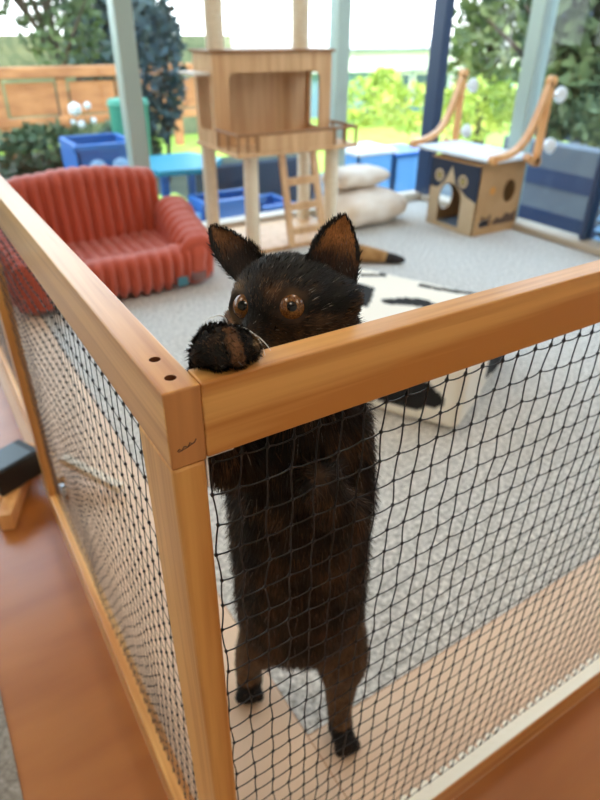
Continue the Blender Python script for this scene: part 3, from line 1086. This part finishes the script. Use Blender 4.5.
# ------------------------------------------------------------------ window perch
wp = thing('window_perch', (2.5, 2.14, .36), 'wooden window perch with curved arms and suction cups above the cardboard house', 'cat perch')
MB().box((2.335, 1.875, .366), (2.655, 2.415, .384), .005).build('board', M['perch_pad'], wp)
for yy in (1.862, 2.435):
    pts = [(2.330, yy, .392), (2.375, yy, .396), (2.43, yy, .404), (2.48, yy, .420), (2.53, yy, .455), (2.567, yy, .515), (2.598, yy, .59), (2.618, yy, .65), (2.634, yy, .705)]
    sp = []
    P4 = [V(p) for p in pts]
    for i in range(len(P4) - 1):
        for t in (0, .33, .66): sp.append(P4[i].lerp(P4[i + 1], t))
    sp.append(P4[-1])
    for _ in range(3): sp = [sp[0]] + [(sp[i - 1] + sp[i] * 2 + sp[i + 1]) / 4 for i in range(1, len(sp) - 1)] + [sp[-1]]
    MB().flat(sp, .034, .026, up=(0, 1, 0)).lathe([(.021, -.016), (.021, .016)], (2.330, yy, .388), (0, 1, 0), 18).build('curved_arm', M['perch_wood'], wp, smooth=True)
    mb = MB().flat([(2.640, yy, .355), (2.640, yy, .715)], .032, .024, up=(0, 1, 0)).lathe([(.024, -.017), (.024, .017)], (2.640, yy, .715), (0, 1, 0), 18).lathe([(.022, -.016), (.022, .016)], (2.640, yy, .355), (0, 1, 0), 18)
    mb.flat([(2.56, yy, .386), (2.64, yy, .345)], .032, .03, up=(0, 1, 0))
    up_ = mb.build('upright', M['perch_wood'], wp, smooth=True)
    for zz in (.655, .425):
        MB().lathe([(.010, -.052), (.012, -.03), (.018, -.022), (.036, -.004), (.037, 0)], (2.7115, yy - .012, zz), (1, 0, 0), 24).build('suction_cup', M['suction'], up_, smooth=True)

# ------------------------------------------------------------------ ottoman with black markings
ot = thing('ottoman', (1.08, 1.15, 0), 'white ottoman with black cow markings on the carpet behind the cat', 'ottoman')
OA = V((.985, .650, 0)); OX = V((.44, .235, 0)).normalized(); OY = V((-OX.y, OX.x, 0))
hx_, hy_, hz_ = .265, .32, .105
oc = OA + OX * hx_ + OY * hy_ + V((0, 0, hz_))
vs, fs = soft_box((hx_, hy_, hz_), .035, .0065, lambda p, d: p + d * .006 * noise.noise(V(p) * 7))
OM = np.array([[OX.x, OY.x, 0], [OX.y, OY.y, 0], [0, 0, 1]])
wv = vs @ OM.T + np.array(oc)
WHT, BK = np.array(lin(238, 230, 214)), np.array(lin(24, 21, 19))


def seg_d(p, a, b):
    a, b = np.array(a), np.array(b); ab = b - a
    t = np.clip(((p - a) @ ab) / (ab @ ab), 0, 1)
    return np.linalg.norm(p - a - t * ab)


TOPM = [[(.14, -.12), (.16, -.06), (.17, .03), (.21, .07)], [(.23, -.085), (.255, -.02), (.21, .05)], ]
# markings in the ottoman's own plan coordinates: capsules (a, b, radius)
TOPC = []
FRTC = []
SIDC = []
OTTO = (wv, vs, oc)


def otto_marks():
    # top marks were measured on the photograph and live on the top at these plan points
    t = [((1.26, 1.14), (1.311, 1.06), .013), ((1.311, 1.06), (1.365, .985), .015), ((1.365, .985), (1.345, .945), .013), ((1.345, .945), (1.32, .968), .012),
         ((1.085, 1.08), (1.12, 1.065), .026), ((1.12, 1.065), (1.165, 1.03), .030), ((1.165, 1.03), (1.17, .975), .026), ((1.17, .975), (1.10, .96), .03),
         ((1.18, 1.36), (1.235, 1.305), .010), ((1.235, 1.305), (1.205, 1.27), .012), ((1.205, 1.27), (1.145, 1.305), .010),
         ((1.08, 1.235), (1.09, 1.20), .022), ((1.09, 1.20), (1.0, 1.11), .022)]
    return t


top_marks = otto_marks()
oc_ = np.array(oc)
cl = np.tile(WHT, (len(wv), 1))
for i, (p, q) in enumerate(zip(wv, vs)):
    w = .006 * noise.noise(V(p) * 60)
    if q[2] > hz_ - .02:
        for a, b, r in top_marks:
            if seg_d(p[:2], a, b) < r + w: cl[i] = BK
    if q[0] < -hx_ + .02:                                  # the face toward the camera's left
        pp = np.array([q[1], q[2] + hz_])
        for a, b, r in (((-.21, .105), (-.24, .09), .030), ((-.19, .085), (-.02, .085), .044), ((.05, .12), (.2, .12), .05)):
            if seg_d(pp, a, b) < r + w: cl[i] = BK
    if q[1] < -hy_ + .02:                                  # the face toward the right fence
        pp = np.array([q[0], q[2] + hz_])
        for a, b, r in (((.0, .10), (.12, .07), .05), ((.12, .07), (.25, .10), .06)):
            if seg_d(pp, a, b) < r + w: cl[i] = BK
me = np_mesh('ottoman_body', wv, fs)
set_vcol(me, cl)
ob = link('cushion_body', me, vcol_mat('cow_fleece', .95), ot, True)

# ------------------------------------------------------------------ cream cushions and the plush tail
def soft_thing(name, c, h, r, m, label, cat, fn=None, group=None, rz=0, tilt=0):
    vs, fs = soft_box(h, r, .012, fn)
    R = np.array((Matrix.Rotation(rz, 3, 'Z') @ Matrix.Rotation(tilt, 3, 'Y')))
    me = np_mesh(name, vs @ R.T + np.array(c), fs)
    return tag(link(name, me, m, None, True), label, cat, group)


def puff(h):
    def f(p, d):
        k = (1 - (p[0] / h[0]) ** 2 * .5) * (1 - (p[1] / h[1]) ** 2 * .5)
        return np.array([p[0], p[1], p[2] * (.45 + .6 * k)]) + d * .012 * noise.noise(V(p) * 9)
    return f


soft_thing('cushion', (2.03, 2.47, .085), (.23, .17, .085), .07, M['plush_cream'], 'lower cream fleece cushion lying on the carpet beside the tower', 'cushion', puff((.23, .17)), None, .15)
soft_thing('cushion', (2.03, 2.54, .228), (.19, .11, .05), .05, M['plush_cream'], 'upper cream fleece cushion stacked on another by the window', 'cushion', puff((.19, .11)), None, .15)
tl = thing('plush_tail', (1.66, 1.86, 0), 'brown furry tail with a dark tip lying on the carpet', 'tail')
mb = MB()
mb.tube([(1.44, 2.02, .04), (1.52, 1.98, .045), (1.60, 1.92, .042), (1.66, 1.865, .034), (1.70, 1.835, .027)], [.030, .042, .040, .032, .024], 16)
mb.build('tail', noisy('tawny_fur', lin(176, 132, 82), lin(150, 106, 60), (30, 30, 30), .95), tl, smooth='all')
mb = MB().tube([(1.695, 1.838, .027), (1.725, 1.812, .022), (1.755, 1.79, .018), (1.765, 1.783, .017)], [.025, .023, .014, .003], 14)
t_ = mb.build('tail_tip', base_mat('dark_tip', lin(44, 36, 32), .95)[0], tl, smooth='all'); t_['label'] = 'dark tip'

# ------------------------------------------------------------------ outside the pen, left: the block on its wooden foot
wb = thing('wooden_stand', (-.06, 1.02, 0), 'orange-brown wooden strut on the floor outside the left fence', 'wooden strut')
def bar(a, b, w, h, bev=.003):
    a, b = V(a), V(b)
    L = (b - a).length
    m_ = MB().box((-L / 2, -w / 2, -h / 2), (L / 2, w / 2, h / 2), bev)
    q = (b - a).to_track_quat('X', 'Z').to_matrix()
    r = MB(); r.add([q @ V(v) + (a + b) / 2 for v in m_.v], m_.f)
    return r
bar((.004, 1.14, .022), (-.095, .895, .022), .03, .044).build('strut', M['perch_wood'], wb)
bar((-.055, .99, .012), (-.13, 1.02, .012), .03, .024).build('cross_foot', M['perch_wood'], wb)
bx = thing('black_box', (-.055, 1.03, .04), 'black box with a dark grey screen lying on the wooden strut', 'box')
RB = Matrix.Rotation(math.radians(25), 3, 'Z')
cen_ = (-.046, 1.015, .080)
mb = MB().box((cen_[0] - .062, cen_[1] - .04, .0445), (cen_[0] + .050, cen_[1] + .04, .108), .005, RB, cen_)
mb.build('case', M['black_plastic'], bx)
mb = MB().box((cen_[0] - .054, cen_[1] - .034, .108), (cen_[0] + .030, cen_[1] + .034, .1095), .0005, RB, cen_)
mb.build('screen', M['screen'], bx)
tag(MB().ball((.268, -.135, .0), (.0022, .0018, .0014), 1).build('crumb', M['black_plastic'], smooth=True), 'tiny dark crumb on the brown floor before the right fence', 'crumb')

# ------------------------------------------------------------------ outdoors
ZG = -.28
struct('ground_terrace', MB().box((2.4, YW + .1, ZG - .2), (12, 4.85, ZG)).box((XW + .1, -6, ZG - .2), (12, YW + .1, ZG)), M['paving'])
struct('ground_garden', MB().box((-8, YW + .1, ZG - .2), (2.4, 7.3, ZG)), M['soil'])
struct('ground_lawn', MB().box((-30, 7.3, -1.9), (60, 60, -1.08)).box((2.4, 4.85, -1.9), (60, 7.3, -1.08)).box((12, -30, -1.9), (60, 4.85, -1.08)), M['grass'])
struct('ground_verge', MB().box((1.15, 4.2, ZG), (1.80, 4.7, ZG + .02), .01), M['grass'])


def foliage(mb, c, r, n, size, squash=.15):
    c, r = np.array(c, float), np.array(r, float)
    d = RNG.normal(0, 1, (n, 3)); d /= np.linalg.norm(d, axis=1)[:, None]
    rad = RNG.uniform(.35, 1, n) ** .5
    p = c + d * r * rad[:, None]
    a = RNG.normal(0, 1, (n, 3)); a /= np.linalg.norm(a, axis=1)[:, None]
    b = np.cross(a, RNG.normal(0, 1, (n, 3))); b /= np.linalg.norm(b, axis=1)[:, None]
    s = size * RNG.uniform(.6, 1.3, n)[:, None]
    vs = np.stack([p - a * s, p + b * s * .45, p + a * s, p - b * s * .45], 1).reshape(-1, 3)
    k = len(mb.v)
    mb.v += [tuple(v) for v in vs]
    mb.f += [(k + 4 * i, k + 4 * i + 1, k + 4 * i + 2, k + 4 * i + 3) for i in range(n)]
    mb.mi += [0] * n


def tree(name, base, h, crown, mat, label, group=None, n=2500, size=.09, trunk=.07, branches=5, cat_='tree'):
    base = V(base)
    t = thing(name, base, label, cat_, group)
    mb = MB()
    top_ = base + V((.1, 0, h))
    mb.tube([base, base.lerp(top_, .5) + V((.05, .03, 0)), top_], [trunk, trunk * .7, trunk * .25], 8)
    for i in range(branches):
        a = random.uniform(0, 2 * PI); s = base.lerp(top_, random.uniform(.25, .75))
        e = s + V((math.cos(a) * h * .22, math.sin(a) * h * .22, h * random.uniform(.15, .35)))
        mb.tube([s, s.lerp(e, .5) + V((0, 0, .05)), e], [trunk * .45, trunk * .3, trunk * .12], 6)
    mb.build('trunk', M['bark'], t, smooth=True)
    fo = MB()
    for c, r in crown: foliage(fo, base + V(c), r, int(n / len(crown)), size)
    me = np_mesh('foliage', fo.v, fo.f)
    link('foliage', me, mat, t)
    return t


# timber deck fence across the left
df = thing('deck_fence', (1.5, 7.0, ZG), 'orange timber deck fence across the garden at far left', 'fence')
for i in range(9):
    x = -1.6 + i * .62
    MB().box((x, 6.96, ZG), (x + .09, 7.05, .50), .01).build('post', M['deck_wood'], df)
MB().box((-1.7, 6.93, .46), (3.5, 7.08, .56), .01).build('handrail', M['deck_wood'], df)
MB().box((-1.7, 6.95, .02), (3.5, 7.05, .10), .01).build('bottom_board', M['deck_wood'], df)
for i in range(8):
    x = -1.6 + i * .62 + .09
    MB().box((x + .03, 6.99, .12), (x + .50, 7.02, .42), .005).build('panel', M['deck_wood'] if i % 3 else M['deck_wood'], df)

# background wall of trees, left
tree('tree', (.2, 9.5, -1), 4.5, [((0, 0, 3.4), (1.5, 1.2, 1.0)), ((-.9, .3, 2.3), (1.0, .8, .8)), ((.9, .2, 2.5), (.8, .8, .7))], M['leaf_mid'], 'loose pale leafed tree beyond the deck fence at far left', n=1500, size=.09)
tree('tree', (1.75, 8.3, -1), 3.6, [((0, 0, 2.8), (.75, .6, .9)), ((.2, 0, 1.9), (.5, .5, .5))], M['leaf_dark'], 'dark thin branched tree just behind the deck fence', n=900, size=.07, branches=9)
tree('tree', (3.1, 10.5, -1), 5, [((0, 0, 3.2), (1.1, .9, 1.5)), ((.3, 0, 1.6), (.9, .8, .8))], M['leaf_blue'], 'tall blue-green tree behind the mullion left of the tower', n=3500, size=.12)
tree('tree', (-4.0, 9.0, -1), 4.0, [((0, 0, 2.9), (1.4, 1.0, 1.0)), ((.5, 0, 1.8), (1.0, .8, .7))], M['leaf_mid'], 'pale leafed tree outside the frame edge at left', n=1600, size=.10)
for i, (x, y, r) in enumerate(((.18, 5.2, .44), (1.0, 5.55, .40), (-.78, 5.1, .44), (1.72, 5.55, .28))):
    t = tree('garden_shrub', (x, y, ZG), .5, [((0, 0, .26), (r, .35, .26))], M['leaf_dark'], ['low dark green shrub under the deck fence, behind the sofa back', 'low dark green shrub left of the green bin', 'low dark green shrub outside at the far left edge', 'low dark green shrub right beside the green bin'][i], 'low shrubs before the deck', n=900, size=.05, trunk=.02, branches=3, cat_='shrub')
tree('sapling', (1.93, 5.2, ZG), 1.5, [((0, 0, .95), (.24, .22, .62))], M['leaf_blue'], 'slim dark sapling outside beside the teal table', n=900, size=.05, trunk=.022, branches=8)
wf = tag(MB().box((-8, 13, -1.2), (6.5, 13.2, .75)).build('garden_wall', noisy('mottled_hedge_wall', lin(96, 104, 84), lin(140, 140, 112), (1.5, 1.5, 1.5), .9)), 'mottled grey-green garden wall far behind the deck fence', 'wall')
wl_ = thing('white_flowers', (1.28, 5.1, ZG), 'white flowering plant before the deck fence', 'plant')
mb = MB()
for dx, dz, r in ((-.03, .36, .055), (.07, .38, .03), (.0, .25, .035), (.10, .27, .028), (-.06, .27, .025)): MB().ball((1.22 + dx, 5.1, dz), r, 1).build('bloom', M['bwhite'], wl_, smooth=True)
mb = MB()
for i in range(5): mb.tube([(1.22, 5.1, ZG), (1.22 + (i - 2) * .04, 5.1, .30)], .008, 5)
mb.build('stems', M['leaf_dark'], wl_)

gb = thing('green_bin', (1.35, 4.1, ZG), 'green plastic bin standing outside behind the blue tub', 'bin')
MB().lathe([(.11, ZG), (.13, .45), (.135, .47)], (1.33, 4.2, 0), n=18).build('body', M['green_bin'], gb, smooth=True)
MB().lathe([(.14, .47), (.13, .50), (.05, .51)], (1.33, 4.2, 0), n=18).build('lid', M['green_bin'], gb, smooth=True)
def tub(name, lo, hi, m, label, cat_, lidm=None, wall=.025):
    t = thing(name, ((lo[0] + hi[0]) / 2, (lo[1] + hi[1]) / 2, lo[2]), label, cat_)
    mb = MB()
    mb.box(lo, (hi[0], lo[1] + wall, hi[2]), .006).box((lo[0], hi[1] - wall, lo[2]), hi, .006)
    mb.box((lo[0], lo[1], lo[2]), (lo[0] + wall, hi[1], hi[2]), .006).box((hi[0] - wall, lo[1], lo[2]), hi, .006).box(lo, (hi[0], hi[1], lo[2] + wall))
    mb.build('body', m, t)
    if lidm:
        MB().box((lo[0] - .02, lo[1] - .02, hi[2]), (hi[0] + .02, hi[1] + .02, hi[2] + .03), .008).build('lid', lidm, t)
    else:
        MB().box((lo[0] - .015, lo[1] - .015, hi[2] - .04), (hi[0] + .015, lo[1] + .005, hi[2]), .006).build('rim', m, t)
    return t


t = tub('plastic_tub', (.80, 3.6, ZG), (1.17, 4.0, .33), M['blue_tub'], 'blue open plastic tub outside behind the sofa', 'tub')
for x in (.91, 1.05): MB().ball((x, 3.592, .20), (.055, .02, .05), 2).build('pale_bag', base_mat('pale_blue_patch', lin(150, 190, 226), .5)[0], t, smooth=True)  # pale bags at the tub's front, built as its children
# teal covered table
tt = thing('garden_table', (1.42, 3.62, ZG), 'teal covered table outside between the sofa and the tower', 'table')
MB().prism([(1.19, 3.34), (1.50, 3.30), (1.70, 3.55), (1.60, 3.85), (1.27, 3.85), (1.17, 3.60)], [], (0, 0, .165), (1, 0, 0), (0, 1, 0), .03).build('cover', M['teal'], tt)
for x, y in ((1.25, 3.42), (1.58, 3.46), (1.29, 3.78), (1.57, 3.78)): MB().box((x - .02, y - .02, ZG), (x + .02, y + .02, .165)).build('leg', M['blue_tub'], tt)
tub('storage_crate', (1.33, 3.05, ZG), (1.72, 3.28, .06), M['blue_tub'], 'dark blue crate under the front of the teal table', 'crate')
tub('storage_crate', (1.10, 3.02, ZG), (1.28, 3.24, .02), M['blue_light'], 'light blue crate beside the teal table, nearest the sofa', 'crate')
tub('storage_crate', (1.80, 3.3, ZG), (2.1, 3.6, -.08), M['blue_tub'], 'dark blue crate outside behind the tower ladder', 'crate')
tub('storage_crate', (2.66, 3.36, ZG), (2.98, 3.68, .15), M['blue_light'], 'left light blue crate with pale lid outside the middle window', 'crate', M['bwhite'])
tub('storage_crate', (3.05, 3.42, ZG), (3.36, 3.72, .10), M['blue_light'], 'right light blue crate outside the middle window', 'crate', M['blue_tub'])

pb = thing('shade_box', (2.2, 4.0, ZG), 'dark slate box added in place of shade outside behind the tower legs', 'shade_box')  # added box; its dark colour stands in for shade behind the tower
MB().box((1.72, 3.85, ZG), (2.62, 4.15, .085), .01).build('shade_mass', M['slate'], pb)
MB().box((1.75, 3.88, .075), (2.59, 4.12, .092)).build('soil', M['soil'], pb)  # dark top of the added shade box
# white building and its planting
bd = thing('building', (12, 14, -1.1), 'white flat roofed building with windows beyond the lawn', 'building')
MB().box((6.2, 14.0, -1.3), (16.5, 20, -.05)).build('wall', M['bblue'], bd)
MB().box((5.9, 13.7, -.05), (16.8, 20, .40)).build('fascia', M['bwhite'], bd)
MB().box((5.6, 13.5, .40), (17.0, 20, .46)).build('roof_edge', base_mat('grey_gutter', lin(120, 130, 128), .5)[0], bd)
MB().box((5.8, 13.9, .46), (16.9, 20, .60)).build('roof', M['bwhite'], bd)
for i in range(6):
    x = 11.7 + i * .72
    w = MB().box((x, 13.93, -.95), (x + .62, 14.0, -.10)).build('window', M['bwhite'], bd)
    MB().box((x + .07, 13.915, -.88), (x + .55, 13.93, -.17)).build('pane', M['bdark'], w)
tree('ornamental_shrub', (9.6, 12.3, -1.1), 1.2, [((0, 0, .55), (.75, .5, .55)), ((.5, 0, .8), (.5, .4, .45))], M['leaf_lime'], 'lime green shrub before the white building', n=1500, size=.08, trunk=.04, cat_='shrub')
tree('ornamental_shrub', (12.0, 11.6, -1.1), .8, [((0, 0, .35), (.5, .4, .4))], M['leaf_lime'], 'smaller lime green bush right of the larger shrub', n=700, size=.07, trunk=.03, cat_='shrub')
# right hand trees
tree('tree', (8.4, 7.6, -1), 6, [((0, 0, 3.4), (1.2, 1.2, 2.0)), ((.2, -.5, 1.6), (1.2, 1.1, .9)), ((.1, .2, 5), (.8, .8, 1.0))], M['leaf_mid'], 'tall sunlit tree behind the window right of the corner frame', n=4200, size=.12, trunk=.12)
tree('tree', (5.9, 4.35, -1), 3.6, [((0, 0, 2.2), (.42, .45, .75)), ((.1, -.2, 1.35), (.36, .4, .4))], M['leaf_dark'], 'dark leafy tree before the slate wall at right', n=1300, size=.12, trunk=.12)
tree('hedge', (6.3, 5.7, -.4), .9, [((0, 0, .45), (.8, .4, .35)), ((-.5, .6, .45), (.6, .4, .3))], M['leaf_lime'], 'lime green hedge below the right hand trees', n=1600, size=.06, trunk=.03, cat_='hedge')
tree('garden_shrub', (5.0, 2.95, ZG), .7, [((0, 0, .58), (.5, .42, .24))], M['leaf_mid'], 'rounded green shrub behind the grey wall at right', n=1300, size=.045, trunk=.03, cat_='shrub')
sb = thing('slate_building', (8.5, 2.5, -.3), 'dark slate blue wall beyond the right hand window', 'wall')
MB().box((7.2, -4, -.3), (7.6, 5.75, 3.2)).build('wall', M['slate'], sb)
gw = thing('low_wall', (3.9, 1.9, ZG), 'low grey wall with dark blue bands outside the right window', 'wall')
MB().box((3.7, -.5, ZG), (3.85, 3.0, .26), .01).build('wall', M['dwall'], gw)
MB().box((3.69, -.5, -.01), (3.70, 3.0, .10)).build('upper_band', M['band'], gw)
MB().box((3.69, -.5, ZG), (3.70, 3.0, -.17)).build('lower_band', M['band'], gw)
# blue slatted panel at the right edge
lv = thing('louvre_panel', (2.78, 1.35, 0), 'blue louvred panel standing outside the window at the right edge', 'louvre')
MB().box((2.80, 1.12, 0), (2.82, 1.53, .46)).build('back_plate', M['frame_dark'], lv)
LS = base_mat('sky_blue_slat', lin(150, 206, 250), .4)[0]
for i in range(8):
    MB().box((2.760, 1.13, .022 + i * .055), (2.800, 1.53, .030 + i * .055), .002, Matrix.Rotation(math.radians(-38), 3, 'Y')).build('slat', LS, lv)

# ------------------------------------------------------------------ light
w = bpy.data.worlds.new('sky'); SC.world = w
w.use_nodes = True
t = w.node_tree; N, L = t.nodes, t.links
bg = N['Background']
tc = N.new('ShaderNodeTexCoord'); sx_ = N.new('ShaderNodeSeparateXYZ'); cr = N.new('ShaderNodeValToRGB')
L.new(tc.outputs['Generated'], sx_.inputs[0]); L.new(sx_.outputs['Z'], cr.inputs['Fac'])
el = cr.color_ramp.elements
el[0].position = 0; el[0].color = (1, 1, 1, 1)
el[1].position = .7; el[1].color = (.58, .77, 1, 1)
e = el.new(.2); e.color = (.88, .95, 1, 1)
L.new(cr.outputs['Color'], bg.inputs['Color'])
bg.inputs['Strength'].default_value = 4.2

sun = bpy.data.lights.new('sun', 'SUN'); sun.energy = 4.0; sun.angle = math.radians(.6); sun.color = (1, .86, .66)
so_ = bpy.data.objects.new('sun', sun); COL.objects.link(so_)
so_.rotation_euler = V((.50, .68, -.52)).to_track_quat('-Z', 'Y').to_euler()

# added ceiling panels, out of view, glowing as fill for the interior
EM = bpy.data.materials.new('fill_diffuser'); EM.use_nodes = True
b = EM.node_tree.nodes['Principled BSDF']
b.inputs['Base Color'].default_value = (.9, .9, .88, 1)
b.inputs['Emission Color'].default_value = (1, .87, .70, 1); b.inputs['Emission Strength'].default_value = 9.5
for x, y, lab in ((-1.0, -1.0, 'square ceiling fill light added behind the viewer on the left'), (1.1, -1.0, 'square ceiling fill light added behind the viewer on the right'), (-1.0, 1.0, 'square ceiling fill light added over the outside of the pen'), (1.1, 1.0, 'square ceiling fill light added over the pen')):
    cl_ = thing('fill_panel', (x, y, ZC), lab, 'fill_light')
    MB().box((x - .3, y - .3, ZC - .03), (x + .3, y + .3, ZC), .005).build('housing', M['white_paint'], cl_)
    MB().box((x - .28, y - .28, ZC - .034), (x + .28, y + .28, ZC - .030)).build('diffuser', EM, cl_)

vs_ = SC.view_settings
SC.display_settings.display_device = 'sRGB'
vs_.view_transform = 'Standard'; vs_.look = 'None'; vs_.gamma = 1; vs_.use_curve_mapping = False
vs_.exposure = 0.33
SC.cycles.max_bounces = 8
SC.cycles.transparent_max_bounces = 12
